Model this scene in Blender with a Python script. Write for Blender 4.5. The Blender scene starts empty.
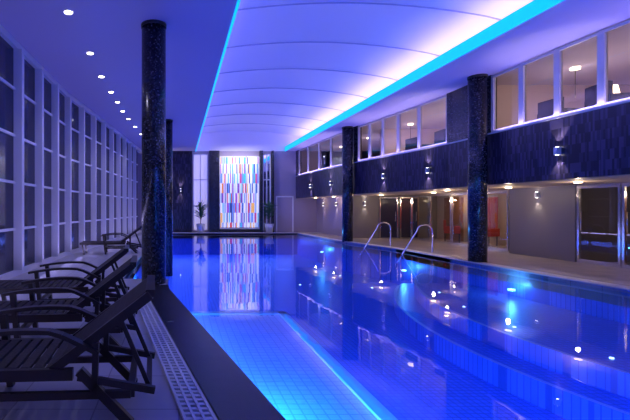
import bpy, math, random
from mathutils import Vector, Matrix
random.seed(4)
S=bpy.context.scene
S.view_settings.view_transform='Standard'
S.view_settings.look='None'
H=1.43
# ---------------------------------------------------------------- materials
def newmat(n):
    m=bpy.data.materials.new(n); m.use_nodes=True
    nt=m.node_tree; return m,nt,nt.nodes['Principled BSDF']
def pm(n,col,rough=.5,metal=0,emit=None,es=0,spec=.5):
    m,nt,b=newmat(n)
    b.inputs['Base Color'].default_value=(*col,1)
    b.inputs['Roughness'].default_value=rough
    b.inputs['Metallic'].default_value=metal
    b.inputs['Specular IOR Level'].default_value=spec
    if emit:
        b.inputs['Emission Color'].default_value=(*emit,1)
        b.inputs['Emission Strength'].default_value=es
    tc=nt.nodes.new('ShaderNodeTexCoord'); no=nt.nodes.new('ShaderNodeTexNoise')
    no.inputs['Scale'].default_value=6
    nt.links.new(tc.outputs['Object'],no.inputs['Vector'])
    mr=nt.nodes.new('ShaderNodeMapRange')
    mr.inputs['To Min'].default_value=max(0,rough-.05); mr.inputs['To Max'].default_value=min(1,rough+.05)
    nt.links.new(no.outputs['Fac'],mr.inputs['Value']); nt.links.new(mr.outputs['Result'],b.inputs['Roughness'])
    return m
def mosaic(n,cols,size,rough=.2,spec=.5,grout=None,emit=0):
    m,nt,b=newmat(n); N=nt.nodes; L=nt.links
    tc=N.new('ShaderNodeTexCoord')
    mp=N.new('ShaderNodeVectorMath'); mp.operation='MULTIPLY'
    mp.inputs[1].default_value=(1/size[0],1/size[1],1/size[2])
    L.new(tc.outputs['Object'],mp.inputs[0])
    fl=N.new('ShaderNodeVectorMath'); fl.operation='FLOOR'; L.new(mp.outputs[0],fl.inputs[0])
    wn=N.new('ShaderNodeTexWhiteNoise'); wn.noise_dimensions='3D'; L.new(fl.outputs[0],wn.inputs['Vector'])
    cr=N.new('ShaderNodeValToRGB'); cr.color_ramp.interpolation='CONSTANT'
    e=cr.color_ramp.elements
    e[0].position=0; e[0].color=(*cols[0][1],1); e[1].position=cols[1][0]; e[1].color=(*cols[1][1],1)
    for p,c in cols[2:]:
        k=e.new(p); k.color=(*c,1)
    L.new(wn.outputs['Value'],cr.inputs['Fac'])
    L.new(cr.outputs['Color'],b.inputs['Base Color'])
    if emit:
        L.new(cr.outputs['Color'],b.inputs['Emission Color']); b.inputs['Emission Strength'].default_value=emit
    b.inputs['Roughness'].default_value=rough; b.inputs['Specular IOR Level'].default_value=spec
    return m
def tiles(n,c1,c2,gr,w,h,rough=.3,mort=.01):
    m,nt,b=newmat(n); N=nt.nodes; L=nt.links
    tc=N.new('ShaderNodeTexCoord'); br=N.new('ShaderNodeTexBrick')
    br.offset=0; br.inputs['Scale'].default_value=1
    br.inputs['Brick Width'].default_value=w; br.inputs['Row Height'].default_value=h
    br.inputs['Mortar Size'].default_value=mort
    br.inputs['Color1'].default_value=(*c1,1); br.inputs['Color2'].default_value=(*c2,1); br.inputs['Mortar'].default_value=(*gr,1)
    L.new(tc.outputs['Object'],br.inputs['Vector']); L.new(br.outputs['Color'],b.inputs['Base Color'])
    b.inputs['Roughness'].default_value=rough
    return m
def glassy(n,tint,ior,bump=0,rough=0):
    m=bpy.data.materials.new(n); m.use_nodes=True; nt=m.node_tree; N=nt.nodes; L=nt.links
    N.remove(N['Principled BSDF']); out=N['Material Output']
    tr=N.new('ShaderNodeBsdfTransparent'); tr.inputs['Color'].default_value=(*tint,1)
    gl=N.new('ShaderNodeBsdfGlossy'); gl.inputs['Roughness'].default_value=rough
    fr=N.new('ShaderNodeFresnel'); fr.inputs['IOR'].default_value=ior
    mx=N.new('ShaderNodeMixShader')
    L.new(fr.outputs[0],mx.inputs[0]); L.new(tr.outputs[0],mx.inputs[1]); L.new(gl.outputs[0],mx.inputs[2])
    L.new(mx.outputs[0],out.inputs['Surface'])
    if bump:
        tc=N.new('ShaderNodeTexCoord'); no=N.new('ShaderNodeTexNoise'); no.inputs['Scale'].default_value=2.0
        no.inputs['Detail'].default_value=2
        bm=N.new('ShaderNodeBump'); bm.inputs['Strength'].default_value=bump; bm.inputs['Distance'].default_value=.02
        L.new(tc.outputs['Object'],no.inputs['Vector']); L.new(no.outputs['Fac'],bm.inputs['Height'])
        L.new(bm.outputs[0],gl.inputs['Normal']); L.new(bm.outputs[0],fr.inputs['Normal'])
    return m
M={}
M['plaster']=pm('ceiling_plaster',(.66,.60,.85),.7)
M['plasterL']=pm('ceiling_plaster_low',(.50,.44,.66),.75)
M['vault']=pm('vault_fabric',(.85,.82,.92),.65)
M['seam']=pm('vault_seam',(.5,.48,.68),.6)
M['white']=pm('white_frame',(.80,.78,.84),.4)
M['grey']=pm('grey_frame',(.55,.53,.58),.4)
M['night']=pm('night_glass',(.03,.03,.07),.12,spec=.6)
M['cyan']=pm('led_cyan',(0,.1,.2),.5,emit=(0.0,.38,1.0),es=1.6)
M['lamp']=pm('lamp_glow',(1,1,1),.5,emit=(1,.93,.85),es=9)
M['warm']=pm('warm_glow',(1,1,1),.5,emit=(1,.75,.45),es=6)
M['under']=pm('underwater_lamp',(1,1,1),.5,emit=(.25,.75,1),es=5)
M['star']=pm('pool_star_lamp',(1,1,1),.5,emit=(.5,.75,1),es=4)
M['steel']=pm('stainless_steel',(.8,.8,.85),.15,1)
M['wood']=pm('dark_wood',(.035,.024,.022),.35)
M['sling']=mosaic('woven_sling',[(0,(.022,.016,.018)),(.5,(.045,.032,.032))],(.012,.012,.012),.6)
M['mos']=mosaic('navy_mosaic',[(0,(.008,.008,.014)),(.45,(.022,.022,.035)),(.75,(.05,.05,.07)),(.95,(.11,.11,.15))],(.024,.024,.024),.22)
M['band']=mosaic('dark_band_mosaic',[(0,(.012,.010,.028)),(.4,(.026,.022,.055)),(.75,(.055,.045,.10))],(.04,.04,.2),.3)
M['pool']=tiles('pool_tile',(.10,.24,.85),(.13,.29,.95),(.06,.14,.58),.1,.1,.35,.008)
M['shelf']=tiles('pale_pool_tile',(.30,.42,.95),(.36,.48,1.0),(.17,.27,.8),.1,.1,.35,.008)
M['nosing']=pm('pale_step_nosing',(.55,.68,1.0),.4)
M['deck']=tiles('deck_tile',(.52,.50,.54),(.46,.44,.48),(.26,.25,.29),.6,.6,.28,.006)
M['deckR']=tiles('deck_tile_right',(.52,.45,.40),(.47,.41,.37),(.30,.26,.25),.6,.6,.25,.006)
M['coping']=pm('dark_coping_stone',(.03,.03,.035),.25)
M['copingR']=pm('pale_coping_stone',(.6,.55,.52),.35)
M['grate']=pm('grate_plastic',(.7,.7,.78),.45)
M['water']=glassy('pool_water',(.72,.85,1.0),1.42,.09)
M['glass']=glassy('clear_glass',(.86,.88,.92),1.6)
M['stone']=pm('grey_stone',(.19,.175,.19),.5)
M['beige']=pm('beige_wall',(.50,.40,.31),.6)
M['ivory']=pm('lounge_wall',(.64,.52,.52),.6)
M['mauve']=pm('mauve_wall',(.40,.34,.44),.6)
M['oak']=pm('warm_wood',(.25,.11,.05),.4)
M['red']=pm('red_upholstery',(.5,.05,.03),.6)
M['dark']=pm('dark_metal',(.02,.02,.025),.4)
M['leaf']=pm('plant_leaf',(.05,.15,.06),.5)
M['pot']=pm('ceramic_pot',(.55,.55,.6),.3)
M['mirror']=pm('mirror_glass',(.8,.8,.9),.03,1)
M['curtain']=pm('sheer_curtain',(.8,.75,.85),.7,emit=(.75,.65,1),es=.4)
M['art']=mosaic('stained_glass',[(0,(.55,.62,.8)),(.16,(.15,.28,.7)),(.3,(.85,.85,1)),(.48,(.04,.06,.25)),(.56,(.6,.06,.08)),(.63,(.9,.45,.12)),(.70,(.05,.45,.55)),(.78,(.8,.75,.9)),(.92,(.35,.1,.45))],(.065,3,.6),.2,emit=.65)
# ---------------------------------------------------------------- mesh builder
class MB:
    def __init__(s): s.v=[];s.f=[];s.m=[];s.mats=[];s.sm=[]
    def mi(s,mat):
        mat=M[mat]
        if mat not in s.mats: s.mats.append(mat)
        return s.mats.index(mat)
    def poly(s,pts,mat,smooth=False):
        n=len(s.v); s.v+= [tuple(p) for p in pts]; s.f.append(tuple(range(n,n+len(pts)))); s.m.append(s.mi(mat)); s.sm.append(smooth)
    def hexa(s,p,mat):
        n=len(s.v); s.v+=[tuple(q) for q in p]; k=s.mi(mat)
        for f in ((0,3,2,1),(4,5,6,7),(0,1,5,4),(1,2,6,5),(2,3,7,6),(3,0,4,7)):
            s.f.append(tuple(n+i for i in f)); s.m.append(k); s.sm.append(False)
    def box(s,x0,x1,y0,y1,z0,z1,mat):
        s.hexa([(x0,y0,z0),(x1,y0,z0),(x1,y1,z0),(x0,y1,z0),(x0,y0,z1),(x1,y0,z1),(x1,y1,z1),(x0,y1,z1)],mat)
    def beam(s,a,b,w,h,mat,up=(0,0,1)):
        a=Vector(a);b=Vector(b);d=(b-a).normalized();up=Vector(up)
        if abs(d.dot(up))>.98: up=Vector((0,1,0))
        r=d.cross(up).normalized()*w/2; u=r.cross(d).normalized()*h/2
        s.hexa([a-r-u,a+r-u,b+r-u,b-r-u,a-r+u,a+r+u,b+r+u,b-r+u],mat)
    def cyl(s,c,r,z0,z1,mat,n=32,r2=None,caps=True):
        r2=r if r2 is None else r2; k=s.mi(mat); b=len(s.v)
        for i in range(n):
            a=2*math.pi*i/n; s.v.append((c[0]+r*math.cos(a),c[1]+r*math.sin(a),z0))
        for i in range(n):
            a=2*math.pi*i/n; s.v.append((c[0]+r2*math.cos(a),c[1]+r2*math.sin(a),z1))
        for i in range(n):
            j=(i+1)%n; s.f.append((b+i,b+j,b+n+j,b+n+i)); s.m.append(k); s.sm.append(True)
        if caps:
            s.f.append(tuple(b+i for i in reversed(range(n)))); s.m.append(k); s.sm.append(False)
            s.f.append(tuple(b+n+i for i in range(n))); s.m.append(k); s.sm.append(False)
    def tube(s,pts,r,mat,n=10):
        pts=[Vector(p) for p in pts]; k=s.mi(mat); b=len(s.v); ref=None
        for i,p in enumerate(pts):
            d=(pts[min(i+1,len(pts)-1)]-pts[max(i-1,0)]).normalized()
            if ref is None: ref=Vector((0,0,1)) if abs(d.z)<.9 else Vector((1,0,0))
            u=(ref-d*ref.dot(d)).normalized(); ref=u; w=d.cross(u)
            for j in range(n):
                a=2*math.pi*j/n; s.v.append(tuple(p+u*r*math.cos(a)+w*r*math.sin(a)))
        for i in range(len(pts)-1):
            for j in range(n):
                q=(j+1)%n
                s.f.append((b+i*n+j,b+i*n+q,b+(i+1)*n+q,b+(i+1)*n+j)); s.m.append(k); s.sm.append(True)
        for e in (0,len(pts)-1):
            s.f.append(tuple(b+e*n+j for j in range(n))); s.m.append(k); s.sm.append(False)
    def strip(s,pts,z0,z1,t,mat):
        for (x0,y0),(x1,y1) in zip(pts[:-1],pts[1:]):
            s.hexa([(x0,y0,z0),(x0+t,y0,z0),(x1+t,y1,z0),(x1,y1,z0),(x0,y0,z1),(x0+t,y0,z1),(x1+t,y1,z1),(x1,y1,z1)],mat)
    def build(s,name,parent=None):
        me=bpy.data.meshes.new(name); me.from_pydata(s.v,[],s.f)
        for m in s.mats: me.materials.append(m)
        me.polygons.foreach_set('material_index',s.m); me.polygons.foreach_set('use_smooth',s.sm)
        me.update(); o=bpy.data.objects.new(name,me); S.collection.objects.link(o)
        if parent: o.parent=parent
        return o
def empty(name,parent=None):
    o=bpy.data.objects.new(name,None); S.collection.objects.link(o); o.parent=parent; return o
def interp(pts,y):
    if y<=pts[0][1]: return pts[0][0]
    for (x0,y0),(x1,y1) in zip(pts[:-1],pts[1:]):
        if y<=y1: return x0+(x1-x0)*(y-y0)/(y1-y0)
    return pts[-1][0]
def seg(pts,a,b,step=.5):
    n=max(1,int(math.ceil((b-a)/step))); return [(interp(pts,a+(b-a)*i/n),a+(b-a)*i/n) for i in range(n+1)]
def light(name,kind,loc,energy,col,size=.1,sy=None,target=None,spot=None,parent=None,blend=.6,rot=None):
    l=bpy.data.lights.new(name,kind); l.energy=energy; l.color=col
    if kind=='AREA':
        l.size=size
        if sy: l.shape='RECTANGLE'; l.size_y=sy
    else: l.shadow_soft_size=size
    if spot: l.spot_size=spot; l.spot_blend=blend
    o=bpy.data.objects.new(name,l); o.location=loc; S.collection.objects.link(o)
    if target:
        o.rotation_euler=(Vector(target)-Vector(loc)).to_track_quat('-Z','Y').to_euler()
    if rot: o.rotation_euler=rot
    if parent: o.parent=parent
    return o
FAR=25.9; NEAR=-4.0; ZC=5.0
LW=[(-3.1,-4),(-3.3,4),(-3.42,8),(-3.37,13),(-2.97,16.8),(-2.3,24.6),(-2.2,25.9)]
BD=[(8.7,-4),(8.6,3),(8.5,6),(8.35,8.5),(8.3,11.3),(8.3,12.8),(8.15,14.5),(7.9,16.3),(7.6,18.3),(7.5,20),(7.3,23),(7.2,25.9)]
PR=[(7.95,-4),(7.95,6),(7.8,9),(7.75,12),(7.75,15),(7.4,17),(7.02,19),(6.95,24.7)]
PL=[(1.2,-1),(1.05,1),(.68,2.87),(-.19,7.4),(-.22,7.8)]
ZB0,ZB1=2.08,3.42
# ---------------------------------------------------------------- floor & pool
mb=MB()
ys=[-4,-1,0,1,2,2.87,4,5.5,7.4,7.8]
def pl(y):
    return interp(PL,y)
for a,b in zip(ys[:-1],ys[1:]):
    xa,xb=pl(a),pl(b)
    mb.hexa([(-3.6,a,-.3),(xa,a,-.3),(xb,b,-.3),(-3.6,b,-.3),(-3.6,a,0),(xa,a,0),(xb,b,0),(-3.6,b,0)],'deck')
mb.box(-3.6,-.22,7.8,8.6,-.3,0,'deck')
mb.box(-3.6,-1.15,8.6,24.7,-.3,0,'deck')
mb.box(-3.6,14.2,24.7,FAR+.1,-.3,0,'deck')
mb.box(1.2,7.95,-4,-1,-.3,0,'deck')
for a,b in zip(range(-4,24),range(-3,25)):
    xa,xb=interp(PR,a),interp(PR,b)
    mb.hexa([(xa,a,-.3),(14.2,a,-.3),(14.2,b,-.3),(xb,b,-.3),(xa,a,0),(14.2,a,0),(14.2,b,0),(xb,b,0)],'deckR')
xa=interp(PR,24)
mb.hexa([(xa,24,-.3),(14.2,24,-.3),(14.2,24.7,-.3),(6.95,24.7,-.3),(xa,24,0),(14.2,24,0),(14.2,24.7,0),(6.95,24.7,0)],'deckR')
mb.build('floor')
pool=empty('swimming_pool')
mb=MB()
out=[(pl(y),y) for y in ys[1:]]+[(-.22,8.6),(-1.15,8.6),(-1.15,24.7)]
right=[(interp(PR,y),y) for y in [24.7,24,22,20,19,18,17,16,15,12,9,6,2,-1]]
ring=out+right
ZP=-1.25; ZW=-.05
for i in range(len(ring)):
    a=ring[i]; b=ring[(i+1)%len(ring)]
    mb.poly([(a[0],a[1],ZP),(b[0],b[1],ZP),(b[0],b[1],-.001),(a[0],a[1],-.001)],'pool')
mb.poly([(x,y,ZP) for x,y in reversed(ring)],'pool')
mb.build('pool_basin',pool)
mb=MB(); mb.poly([(x,y,ZW) for x,y in reversed(ring)],'water'); mb.build('pool_water',pool)
# shallow entry shelf near the viewpoint
zs=-.38
mb=MB()
X1,Y1=1.85,7.45
SL=[(pl(y)+.005,y) for y in (-.99,1,2.87,5,7.3)]
mb.poly([(x,y,zs) for x,y in SL]+[(X1,7.3,zs),(X1,-.99,zs)],'shelf')
mb.poly([(-.15,7.3,zs),(X1,7.3,zs),(X1,7.3,ZP),(-.15,7.3,ZP)],'pool')
mb.poly([(X1,-.99,zs),(X1,7.3,zs),(X1,7.3,ZP),(X1,-.99,ZP)],'pool')
mb.box(X1-.14,X1,-.99,7.3,zs+.002,zs+.03,'nosing')
mb.box(-.15,X1,7.16,7.3,zs+.002,zs+.03,'nosing')
mb.build('entry_shelf',pool)
# curved submerged steps along the right-hand side
def step_curve(off,n=28):
    pts=[]
    for i in range(n+1):
        t=i/n; y=13.2-14.0*t
        x=7.6-off-2.3*math.sin(math.pi*min(1,t*1.15))**.8 if t<.87 else 7.6-off
        pts.append((min(x,7.7),y))
    return pts
for off,z,nm in ((.0,-.6,'upper_step'),(.55,-.9,'lower_step')):
    mb=MB(); P=step_curve(off)
    for (xa,ya),(xb,yb) in zip(P[:-1],P[1:]):
        Xa,Xb=interp(PR,ya)-.01,interp(PR,yb)-.01
        mb.poly([(xa,ya,z),(xb,yb,z),(Xb,yb,z),(Xa,ya,z)],'pool')
        mb.poly([(xa,ya,z),(xb,yb,z),(xb,yb,ZP+.002),(xa,ya,ZP+.002)],'pool')
        mb.poly([(xa-.01,ya,z+.003),(xb-.01,yb,z+.003),(xb+.07,yb,z+.003),(xa+.07,ya,z+.003)],'nosing')
    mb.build(nm,pool)
# coping
mb=MB()
left=[(pl(y),y) for y in [-1,1,2.87,4,5.5,7.4,7.8]]
for (x0,y0),(x1,y1) in zip(left[:-1],left[1:]):
    mb.hexa([(x0-.42,y0,.002),(x0+.02,y0,.002),(x1+.02,y1,.002),(x1-.42,y1,.002),(x0-.42,y0,.025),(x0+.02,y0,.025),(x1+.02,y1,.025),(x1-.42,y1,.025)],'coping')
mb.box(-1.5,-1.13,8.6,24.7,.002,.025,'copingR')
mb.box(-1.5,7.2,24.68,25.0,.002,.025,'copingR')
for (x0,y0),(x1,y1) in zip(seg(PR,-1,24.7,1)[:-1],seg(PR,-1,24.7,1)[1:]):
    mb.hexa([(x0-.02,y0,.002),(x0+.3,y0,.002),(x1+.3,y1,.002),(x1-.02,y1,.002),(x0-.02,y0,.025),(x0+.3,y0,.025),(x1+.3,y1,.025),(x1-.02,y1,.025)],'copingR')
mb.build('pool_coping',pool)
mb=MB()
y=1.2
while y<7.2:
    x=pl(y)-.45
    mb.box(x-.2,x,y,y+.035,.004,.022,'grate'); y+=.07
for off in (.45,.52,.585,.65):
    for a,b in ((1.2,2.87),(2.87,7.2)):
        mb.beam((pl(a)-off,a,.02),(pl(b)-off,b,.02),.02,.02,'grate')
mb.build('drain_grate')
# underwater lamps
mb=MB()
stars=[(315,262),(340,276),(352,268),(385,303),(400,297),(435,333),(421,303),(447,303),(470,307),(455,345),(405,318),(372,288),(300,285),(365,270),(330,266),(430,318)]
for px,py in stars:
    D=(H-ZP)*420/(py-209); X=(px-179)*D/420
    if D>24 or X>interp(PR,D)-.3: continue
    if D<13.3 and X>4.5: continue
    mb.cyl((X,D),.035,ZP+.002,ZP+.02,'star',10)
P=step_curve(0)
for i in (6,9,12,15,18): mb.cyl((P[i][0]+.45,P[i][1]),.025,-.598,-.585,'star',10)
mb.build('pool_star_lights',pool)
mb=MB()
UL=[(-1.0,11.0,-.5,30),(-1.0,16,-.5,30),(-1,21,-.5,30),(7.6,9.6,-.3,20),(7.5,14,-.5,26),(6.8,20,-.5,26),(7.75,5.5,-.3,20)]
for x,y,z,e in UL:
    mb.cyl((x,y),.07,z-.14,z-.1,'under',16)
    light('underwater_light','POINT',(x,y,z),e,(.08,.42,1.0),.06,parent=pool)
mb.build('underwater_lamps',pool)
light('added_pool_light','AREA',(-1.12,16.6,-.45),180,(.09,.17,1.0),.25,15.6,rot=(0,math.radians(-75),0),parent=pool)  # added light without a fitting, faces away from view, brightens the water
light('added_pool_light','AREA',(4.8,-.95,-.45),230,(.09,.20,1.0),5.4,.3,rot=(math.radians(75),0,0),parent=pool)  # same kind of added light, out of view at the near end
light('added_pool_light','AREA',(2.9,24.6,-.45),120,(.09,.17,1.0),7.5,.3,rot=(math.radians(-75),0,0),parent=pool)  # added light at the far end, brightens the pool floor
a,b=(.68,2.87),(-.19,7.4)
ang=math.atan2(b[0]-a[0],b[1]-a[1])
R1=Matrix.Rotation(-ang,3,'Z')@Matrix.Rotation(math.radians(-75),3,'Y')
o=light('added_pool_light','AREA',(.245+.04,5.1,-.2),40,(.06,.36,1.0),.12,4.2,parent=pool); o.rotation_euler=R1.to_euler()
o=light('added_pool_light','AREA',(.60,3.45,-.2),26,(.02,.65,1.0),.12,1.0,parent=pool); o.rotation_euler=R1.to_euler()
light('added_pool_light','AREA',(X1+.02,3.2,-.62),110,(.08,.24,1.0),.2,7.5,rot=(0,math.radians(-80),0),parent=pool)  # added light on the shelf side that faces away from view
# ---------------------------------------------------------------- ceiling
ceil=empty('ceiling')
mb=MB()
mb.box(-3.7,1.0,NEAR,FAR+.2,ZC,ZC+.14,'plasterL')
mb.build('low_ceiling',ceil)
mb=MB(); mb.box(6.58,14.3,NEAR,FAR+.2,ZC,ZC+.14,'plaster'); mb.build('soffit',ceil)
mb=MB(); nx=24; x0,x1=.1,7.5; PW=2.3
rows=int((FAR-NEAR)/PW*8)
def vz(x,y):
    t=(x-x0)/(x1-x0); f=((y-NEAR)%PW)/PW
    return 5.85+.4*max(0,math.sin(math.pi*t))**.8+.14*math.sin(math.pi*f)*math.sin(math.pi*t)
k=mb.mi('vault')
for j in range(rows+1):
    y=NEAR+PW*j/8
    for i in range(nx+1):
        x=x0+(x1-x0)*i/nx; mb.v.append((x,y,vz(x,y)))
for j in range(rows):
    for i in range(nx):
        a=j*(nx+1)+i; mb.f.append((a,a+nx+1,a+nx+2,a+1)); mb.m.append(k); mb.sm.append(True)
mb.box(0,.1,NEAR,FAR,ZC+.14,5.9,'vault'); mb.box(7.5,7.6,NEAR,FAR,ZC+.14,5.9,'vault')
mb.build('vaulted_ceiling',ceil)
mb=MB()
for j in range(1,13):
    y=NEAR+PW*j
    mb.tube([(x0+(x1-x0)*i/24,y,vz(x0+(x1-x0)*i/24,y)-.01) for i in range(25)],.018,'seam',6)
mb.build('vault_seams',ceil)
mb=MB()
mb.box(1.0,1.05,NEAR,FAR,ZC-.012,ZC+.07,'cyan')
mb.box(6.53,6.58,NEAR,FAR,ZC-.01,ZC+.27,'cyan')
mb.build('cove_led_strips',ceil)
yc=(FAR+NEAR)/2; LN=FAR-NEAR-.6
light('cove_light_left','AREA',(.4,yc,5.17),410,(.40,.34,1.0),.3,LN,rot=(0,math.radians(180-35),0),parent=ceil)
light('cove_light_right','AREA',(7.1,yc,5.17),390,(.46,.36,1.0),.3,LN,rot=(0,math.radians(180+35),0),parent=ceil)
dl=empty('ceiling_downlights')
mb=MB()
DL=[(-2.0,7.6),(-2.03,9.6),(-2.09,11.3),(-2.07,12.8),(-2.05,14.0),(-2.05,15.3),(-2.0,16.6),(-1.9,18.2),(-1.8,20),(-2.0,5.6),(-1.95,3.6)]
for x,y in DL:
    mb.cyl((x,y),.095,ZC-.012,ZC-.001,'white',20); mb.cyl((x,y),.07,ZC-.02,ZC-.012,'lamp',20)
    light('downlight','SPOT',(x,y,ZC-.05),36,(.74,.70,1),.05,target=(x,y,0),spot=2.0,parent=dl)
mb.build('downlight_fittings',dl)
# ---------------------------------------------------------------- left glazed wall
wl=empty('wall_left')
mb=MB()
mb.strip([(x-.25,y) for x,y in seg(LW,NEAR,FAR,1)],0,.12,.2,'white')
mb.strip([(x-.25,y) for x,y in seg(LW,NEAR,FAR,1)],4.86,5.0,.22,'white')
mb.build('wall_left_frame',wl)
Y=1.35-1.3*4; n=1
ymul=[]
while Y<25.6: ymul.append(Y); Y+=1.29
for a,b in zip(ymul[:-1],ymul[1:]):
    mb=MB(); xa,xb=interp(LW,a),interp(LW,b)
    mb.hexa([(xa-.16,a,.12),(xa-.13,a,.12),(xb-.13,b,.12),(xb-.16,b,.12),(xa-.16,a,4.86),(xa-.13,a,4.86),(xb-.13,b,4.86),(xb-.16,b,4.86)],'night')
    mb.box(xa-.2,xa+.05,a-.07,a+.07,.12,4.86,'white')
    mb.box(xa-.17,xa-.09,a+.08,a+.16,.12,4.86,'white')
    for z in (1.0,2.0,3.0,4.0):
        mb.beam((xa-.12,a+.05,z),(xb-.12,b-.05,z),.06,.055,'white')
    mb.build('window_%d'%n); n+=1
light('added_window_wash','AREA',(-3.05,6.0,.05),80,(.46,.42,1.0),.1,18,rot=(0,math.radians(180+25),0),parent=wl)  # added light without a fitting, brightens window fins and low ceiling
light('added_window_wash','AREA',(-2.4,20.2,.05),38,(.46,.42,1.0),.1,9,rot=(0,math.radians(180+25),math.radians(-5)),parent=wl)  # far stretch of the added wash along the windows
# ---------------------------------------------------------------- right side
wr=empty('wall_right')
mb=MB()
mb.strip(seg(BD,NEAR,FAR,.5),ZB0,ZB1,.18,'band')
mb.strip([(x-.02,y) for x,y in seg(BD,NEAR,FAR,.5)],ZB1,ZB1+.04,.24,'grey')
mb.strip(seg(BD,11.2,13.0,.3),ZB1,ZC,.18,'mos')
mb.strip(seg(BD,18.0,19.4,.3),ZB1,ZC,.18,'mos')
mb.strip(seg(BD,25.4,25.9,.3),ZB1,ZC,.18,'mos')
mb.build('mosaic_band',wr)
mb2=MB()
for (xa,ya),(xb,yb) in zip(seg(BD,NEAR,FAR,1)[:-1],seg(BD,NEAR,FAR,1)[1:]):
    mb2.hexa([(xa+.15,ya,ZB0),(14.2,ya,ZB0),(14.2,yb,ZB0),(xb+.15,yb,ZB0),(xa+.15,ya,3.1),(14.2,ya,3.1),(14.2,yb,3.1),(xb+.15,yb,3.1)],'beige')
mb2.build('gallery_slab',wr)
for a,b in ((-3,11),(13,18),(19.5,25.5)):
    xa,xb=interp(BD,a)-.06,interp(BD,b)-.06
    o=light('added_soffit_wash','AREA',((xa+xb)/2,(a+b)/2,ZB1+.08),4.6*(b-a),(.46,.36,1.0),.08,(b-a),parent=wr)  # added light hidden on the ledge, lifts the dark soffit and window frames
    o.rotation_euler=(Matrix.Rotation(-math.atan2(xb-xa,b-a),3,'Z')@Matrix.Rotation(math.radians(180+22),3,'Y')).to_euler()
def pane(a,b,n):
    mb=MB(); P=seg(BD,a,b,10); (xa,ya),(xb,yb)=P[0],P[-1]
    z0,z1=ZB1+.04,ZC-.02; o=.06; g=.035
    xa+=o; xb+=o
    mb.poly([(xa,ya,z0),(xa,ya,z1),(xb,yb,z1),(xb,yb,z0)],'glass')
    for z in (z0+.03,z1-.04): mb.beam((xa,ya,z),(xb,yb,z),.08,.06,'grey')
    for x,y in ((xa,ya+g),(xb,yb-g)): mb.box(x-.04,x+.04,y-g,y+g,z0,z1,'grey')
    mb.build('window_%d'%n)
edges=[(-1,.2),(.2,1.4),(1.4,2.6),(2.6,3.7),(3.7,4.7),(4.7,5.7),(5.7,6.6),(6.6,7.5),(7.5,8.35),(8.35,9.3),(9.3,10.25),(10.25,11.2),
 (13.0,14.35),(14.35,15.45),(15.45,16.35),(16.35,17.2),(17.2,18.0),(19.4,20.7),(20.7,22.2),(22.2,23.8),(23.8,25.4)]
for a,b in edges: pane(a,b,n); n+=1
mb=MB()
mb.box(13.0,13.2,NEAR,FAR,3.1,ZC,'ivory')
for y in (3,8,13,18,23): mb.box(12.6,13.0,y,y+1.2,3.1,ZC,'oak')
mb.box(8.8,13,FAR,FAR+.1,3.1,ZC,'ivory')
for y in (12.1,18.7): mb.box(9.0,13,y,y+.12,3.1,ZC,'ivory')
mb.build('upper_lounge_wall',wr)
mb=MB()
lg=empty('lounge_ceiling_lamps')
for x,y in [(10.2,3.5),(10.2,6.2),(10.4,8.6),(10.0,10.6),(10.2,13.3),(10,15.5),(9.7,17.6),(9.5,21),(9.3,24),(12,5),(12,9),(12,13.5),(12,16)]:
    mb.cyl((x,y),.10,ZC-.05,ZC-.002,'warm',20); mb.cyl((x,y),.008,ZC-.75,ZC-.05,'dark',8)
    light('lounge_light','POINT',(x,y,ZC-.85),15,(1,.74,.66),.08,parent=lg)
mb.build('lamp_discs',lg)
def lounge_chair(x,y,rot,mat='mauve',z=3.1,name='lounge_chair'):
    e=MB()
    e.box(-.3,.3,-.3,.3,.38,.5,mat); e.box(-.3,.3,.22,.32,.5,.95,mat)
    e.box(-.34,-.28,-.3,.3,.38,.68,mat); e.box(.28,.34,-.3,.3,.38,.68,mat)
    for a in (-.26,.26):
        for b in (-.26,.26): e.cyl((a,b),.02,0,.38,'dark',8)
    o=e.build(name); o.location=(x,y,z); o.rotation_euler=(0,0,rot)
    bv=o.modifiers.new('bevel','BEVEL'); bv.width=.03; bv.segments=2
for x,y,r in [(9.2,5.2,1.2),(9.2,7.0,1.8),(9.1,8.8,1.4),(9.2,10.1,1.6),(9.0,14,1.5),(8.9,15.6,1.7)]:
    lounge_chair(x,y,r,'dark')
def table_lamp(x,y,z):
    e=MB(); e.cyl((0,0),.22,0,.03,'dark',20); e.cyl((0,0),.025,.03,.7,'dark',10); e.cyl((0,0),.35,.7,.73,'oak',24)
    e.cyl((0,0),.05,.73,.9,'pot',12); e.cyl((0,0),.13,.9,1.12,'warm',20,.09)
    o=e.build('side_table_with_lamp'); o.location=(x,y,z)
for x,y in [(9.8,6.1),(9.8,9.5),(9.6,14.8)]: table_lamp(x,y,3.1)
def sconce(x,y,z,nx=-1,ny=0,e=16,col=(1,.85,.8)):
    p=empty('wall_sconce'); b=MB()
    b.box(x+min(nx*.1,0)-.04*abs(ny),x+max(nx*.1,0)+.04*abs(ny),y+min(ny*.1,0)-.04*abs(nx),y+max(ny*.1,0)+.04*abs(nx),z-.08,z+.08,'grey')
    cx,cy=x+nx*.055,y+ny*.055
    b.cyl((cx,cy),.03,z-.09,z-.081,'lamp',12); b.cyl((cx,cy),.03,z+.081,z+.09,'lamp',12)
    b.build('sconce_body',p)
    cx,cy=x+nx*.09,y+ny*.09
    light('sconce_down','SPOT',(cx,cy,z-.1),e,col,.02,target=(cx-nx*.03,cy-ny*.03,z-1),spot=1.3,parent=p)
    light('sconce_up','SPOT',(cx,cy,z+.1),e,col,.02,target=(cx-nx*.03,cy-ny*.03,z+1),spot=1.3,parent=p)
for y in (9.2,13.8,16.2,20.6,23.2): sconce(interp(BD,y),y,2.7,e=50)
mb=MB()
mb.box(10.7,10.9,NEAR,3.0,0,ZB0,'stone')
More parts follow.
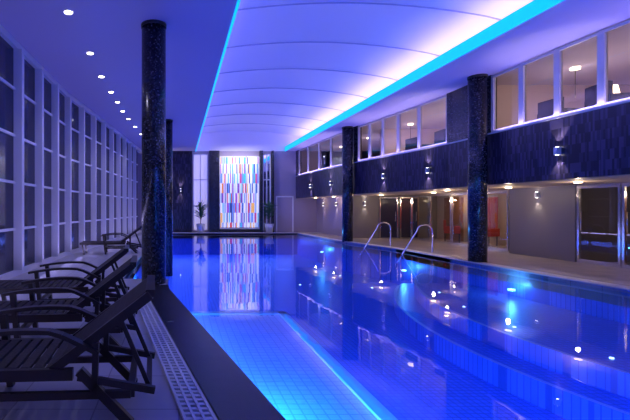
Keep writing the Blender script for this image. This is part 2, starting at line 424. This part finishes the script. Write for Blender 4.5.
mb.box(10.7,12.6,11.35,13.6,0,ZB0,'stone')
mb.box(12.6,12.8,11.0,20.6,0,ZB0,'beige')
mb.box(8.5,12.8,20.5,20.7,0,ZB0,'stone')
mb.box(8.5,8.7,20.7,FAR,0,ZB0,'mauve')
mb.box(12.6,12.8,NEAR,11.35,0,ZB0,'stone')
mb.build('gallery_wall',wr)
mb=MB()
mb.box(12.4,12.6,13.7,15.6,0,ZB0,'oak'); mb.box(12.5,12.6,16.6,17.8,.6,1.9,'red'); mb.box(12.5,12.6,18.6,19.8,.0,1.95,'oak')
mb.build('wood_panelling',wr)
def gdoor(a,b,n,x=10.75,handle=True):
    m=MB()
    m.poly([(x,a+.05,.06),(x,a+.05,2.02),(x,b-.05,2.02),(x,b-.05,.06)],'glass')
    for y in (a,b-.06): m.box(x-.03,x+.03,y,y+.06,0,ZB0-.01,'steel')
    m.box(x-.03,x+.03,a+.06,b-.06,0,.1,'steel'); m.box(x-.03,x+.03,a+.06,b-.06,1.97,ZB0-.01,'steel')
    if handle:
        m.tube([(x-.03,b-.18,.85),(x-.09,b-.18,.85),(x-.09,b-.18,1.35),(x-.03,b-.18,1.35)],.014,'steel',8)
    m.build('door_%d'%n)
for i,a in enumerate([3.05,4.25,5.45,6.65,7.85,9.05,10.2]): gdoor(a,a+1.12,i+1)
for i,(a,b) in enumerate([(14.0,15.4),(15.45,16.9),(16.95,18.4),(18.45,19.9)]): gdoor(a,b,11+i,x=11.0,handle=(i%2==0))
mb=MB()
for y in (4,6,8,10): mb.box(12.2,12.55,y,y+.9,0,1.8,'oak')
mb.build('display_cabinets',wr)
def fdoor(a,b,y,n):
    m=MB()
    m.box(a,b,y-.02,y-.005,.05,1.95,'night')
    for x in (a,b-.05): m.box(x,x+.05,y-.06,y-.021,0,2.0,'steel')
    m.box(a+.05,b-.05,y-.06,y-.021,1.95,2.0,'steel')
    m.tube([(b-.15,y-.06,.85),(b-.15,y-.12,.85),(b-.15,y-.12,1.3),(b-.15,y-.06,1.3)],.014,'steel',8)
    m.build('door_%d'%n)
fdoor(9.75,10.65,20.48,8); fdoor(10.75,11.65,20.48,9)
gl=empty('gallery_downlights'); mb=MB()
for x,y,e in [(9.5,5,6),(9.5,7.5,7),(9.5,10,10),(9.8,12.5,11),(11.9,15,20),(10,16.5,14),(11.9,18.2,20),(9.3,19.3,14),(8.1,22,6),(7.9,24.3,6),(11.8,6,8),(11.8,9,10),(9.2,14.4,10)]:
    mb.cyl((x,y),.08,ZB0-.03,ZB0-.001,'warm',16)
    light('gallery_light','POINT',(x,y,ZB0-.25),e,(1,.74,.48),.04,parent=gl)
mb.build('downlight_fittings',gl)
sconce(10.7,12.5,1.85,e=14,col=(1,.85,.7)); sconce(9.05,20.5,1.7,0,-1,e=10,col=(1,.85,.7)); sconce(8.5,22.6,1.7,e=8); sconce(8.5,24.6,1.7,e=8)
for x,y,r in [(11.9,16.3,2.0),(11.9,18.3,1.0)]: lounge_chair(x,y,r,'red',0,'red_armchair')
# ---------------------------------------------------------------- columns
def column(x,y,z0,r=.235):
    m=MB(); m.cyl((x,y),r,z0,ZC,'mos',48); m.cyl((x,y),r+.012,ZC-.06,ZC-.001,'dark',48)
    m.build('mosaic_column')
column(-.49,8.15,0); column(-.49,16.9,ZP)
column(8.03,11.3,0,.22); column(7.34,18.3,0,.22)
# ---------------------------------------------------------------- far wall
wb=empty('wall_back')
def fx(px): return (px-179)*FAR/420
mb=MB()
mb.box(-3.7,14.2,FAR,FAR+.15,0,ZC,'mauve'); mb.box(0,7.6,FAR,FAR+.15,ZC,6.4,'vault')
mb.build('wall_back_plaster',wb)
mb=MB()
mb.box(-2.0,fx(192),FAR-.1,FAR-.002,0,ZC-.01,'band')
mb.box(fx(209),fx(219),FAR-.3,FAR-.002,0,ZC-.01,'mos'); mb.box(fx(259),fx(262),FAR-.3,FAR-.002,0,ZC-.01,'mos')
mb.box(fx(271),fx(273),FAR-.3,FAR-.002,0,ZC-.01,'mos')
mb.build('mosaic_panels',wb)
def farwin(a,b,mat,n):
    m=MB(); a,b=fx(a),fx(b)
    m.box(a,b,FAR-.04,FAR-.005,.1,4.8,mat)
    for z in (.1,1.6,3.2,4.75): m.box(a,b,FAR-.08,FAR-.041,z,z+.06,'white')
    for x in (a,(a+b)/2-.03,b-.06): m.box(x,x+.06,FAR-.08,FAR-.041,.1,4.8,'white')
    m.build('window_%d'%n)
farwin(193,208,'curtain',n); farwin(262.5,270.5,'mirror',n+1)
mb=MB()
a,b=fx(220),fx(258)
mb.box(a,b,FAR-.16,FAR-.1,.3,4.6,'art')
for x in (a-.05,(2*a+b)/3,(a+2*b)/3,b): mb.box(x,x+.05,FAR-.2,FAR-.05,.25,4.65,'white')
for z in (.2,4.6): mb.box(a-.05,b+.05,FAR-.2,FAR-.003,z,z+.06,'white')
mb.box(a-.05,b+.05,FAR-.25,FAR-.003,0,.2,'dark')
mb.build('stained_glass_panel')
m=MB(); a,b=fx(277),fx(292)
m.box(a,b,FAR-.05,FAR-.003,.01,2.15,'mauve')
for x in (a-.08,b): m.box(x,x+.08,FAR-.08,FAR-.003,.01,2.23,'white')
m.box(a,b,FAR-.08,FAR-.003,2.15,2.23,'white'); m.tube([(a+.1,FAR-.05,1),(a+.1,FAR-.1,1),(a+.22,FAR-.1,1)],.012,'steel',8)
m.build('door_10')
sconce(.1,FAR-.1,2.6,0,-1,30); sconce(-1.2,FAR-.1,2.6,0,-1,30)
light('art_light','AREA',(3.7,FAR-1.2,4.85),45,(1,.95,1),2.2,.2,target=(3.7,FAR,2.3),parent=wb)
mb=MB(); mb.box(-3.7,14.2,NEAR-.2,NEAR,0,6.4,'mauve'); mb.build('wall_front')
mb=MB(); mb.box(14.2,14.4,NEAR,FAR,0,ZC,'mauve'); mb.build('wall_side')
# ---------------------------------------------------------------- plants
def plant(x,y,h=2.0):
    m=MB(); m.cyl((0,0),.19,0,.55,'pot',24,.27); m.cyl((0,0),.22,.55,.555,'dark',24)
    m.tube([(0,0,.5),(.03,.02,.9),(0,0,h*.75)],.02,'oak',8)
    for i in range(90):
        a=random.uniform(0,6.28); z=random.uniform(.8,h*.8); L=random.uniform(.4,.6); el=random.uniform(.3,1.3)
        d=Vector((math.cos(a)*math.cos(el),math.sin(a)*math.cos(el),math.sin(el))); s=Vector((-math.sin(a),math.cos(a),0))*.035
        p=Vector((0,0,z)); q=p+d*L*.55; t=p+d*L+Vector((0,0,-.12*L))
        m.poly([p-s*.4,p+s*.4,q+s,t,q-s],'leaf')
    o=m.build('potted_dracaena'); o.location=(x,y,0)
plant(1.3,FAR-.7); plant(5.42,FAR-.7)
# ---------------------------------------------------------------- sun loungers
def lounger(x,y,rot=0,back=math.radians(38)):
    m=MB(); W=.66; h=.34; L=1.28; BL=.8
    hw=W/2
    for s in (-1,1):
        yy=s*hw
        m.beam((-L,yy,h),(.12,yy,h),.045,.075,'wood')
        m.beam((-.02,yy*.93,h+.02),(BL*math.cos(back),yy*.93,h+.02+BL*math.sin(back)),.045,.06,'wood')
        m.beam((-.5,yy,h-.14),(.5,yy,h-.14),.035,.05,'wood')
        m.beam((-L+.12,yy,0),(-L+.06,yy,h),.05,.06,'wood')
        m.beam((-.5,yy,0),(-.56,yy,h+.24),.05,.06,'wood')
        m.beam((.5,yy,0),(.16,yy,h+.02),.05,.06,'wood')
        pts=[]
        for i in range(13):
            t=i/12; pts.append((-.66+t*.95,yy*1.03,h+.24+.05*math.sin(math.pi*t)-.10*max(0,t-.7)/.3))
        for p,q in zip(pts[:-1],pts[1:]): m.beam(p,q,.07,.028,'wood')
        m.beam((.26,yy,h-.14),(.27,yy,h+.2),.04,.05,'wood')
        m.beam((.42,yy*.8,h+.36),(.62,yy*.8,h-.12),.02,.03,'wood')
        m.beam((.15,yy,h-.02),(.66,yy,h-.12),.035,.045,'wood')
    for x0 in (-L,-.5,.5): m.beam((x0,-hw,h if x0<-.6 else h-.14),(x0,hw,h if x0<-.6 else h-.14),.05,.05,'wood')
    m.beam((.62,-hw,h-.12),(.62,hw,h-.12),.04,.04,'wood')
    n=15
    for i in range(n):
        a=-L+.05+i*(L-.03)/n
        m.box(a,a+.062,-hw+.02,hw-.02,h+.018,h+.04,'sling')
    c,s_=math.cos(back),math.sin(back)
    for i in range(11):
        a=.03+i*(BL-.05)/11
        p=Vector((a*c,0,h+.05+a*s_)); q=Vector(((a+.066)*c,0,h+.05+(a+.066)*s_))
        m.beam(p,q,W*.93-.05,.02,'sling')
    m.beam((BL*c,-hw*.97,h+.03+BL*s_),(BL*c,hw*.97,h+.03+BL*s_),.06,.05,'wood')
    o=m.build('sun_lounger'); o.location=(x,y,0); o.rotation_euler=(0,0,rot)
lounger(-.84,3.1,.06); lounger(-1.12,4.55,.08); lounger(-1.38,6.0,.1); lounger(-1.85,13.6,.1)
# ---------------------------------------------------------------- handrails
m=MB()
for x,y in ((7.76,13.6),(7.56,15.9)):
    pts=[(x+.45,y,.02)]
    for i in range(9):
        a=math.pi*i/8; pts.append((x+.2+.25*math.cos(a),y,.72+.2*math.sin(a)))
    for t in (.3,.6,1): pts.append((x-.05-t*.75,y,.72-t*1.2))
    m.tube(pts,.024,'steel',10)
    m.cyl((x+.45,y),.05,.026,.04,'steel',16)
m.build('pool_handrail')
# ---------------------------------------------------------------- world, camera
w=bpy.data.worlds.new('night'); S.world=w; w.use_nodes=True
w.node_tree.nodes['Background'].inputs[0].default_value=(.02,.02,.06,1); w.node_tree.nodes['Background'].inputs[1].default_value=.5
c=bpy.data.cameras.new('camera'); c.lens=24; c.sensor_width=36; c.clip_end=200
c.shift_x=(315-179)/630; c.shift_y=-1/630
co=bpy.data.objects.new('camera',c); co.location=(0,0,H); co.rotation_euler=(math.pi/2,0,0); S.collection.objects.link(co); S.camera=co
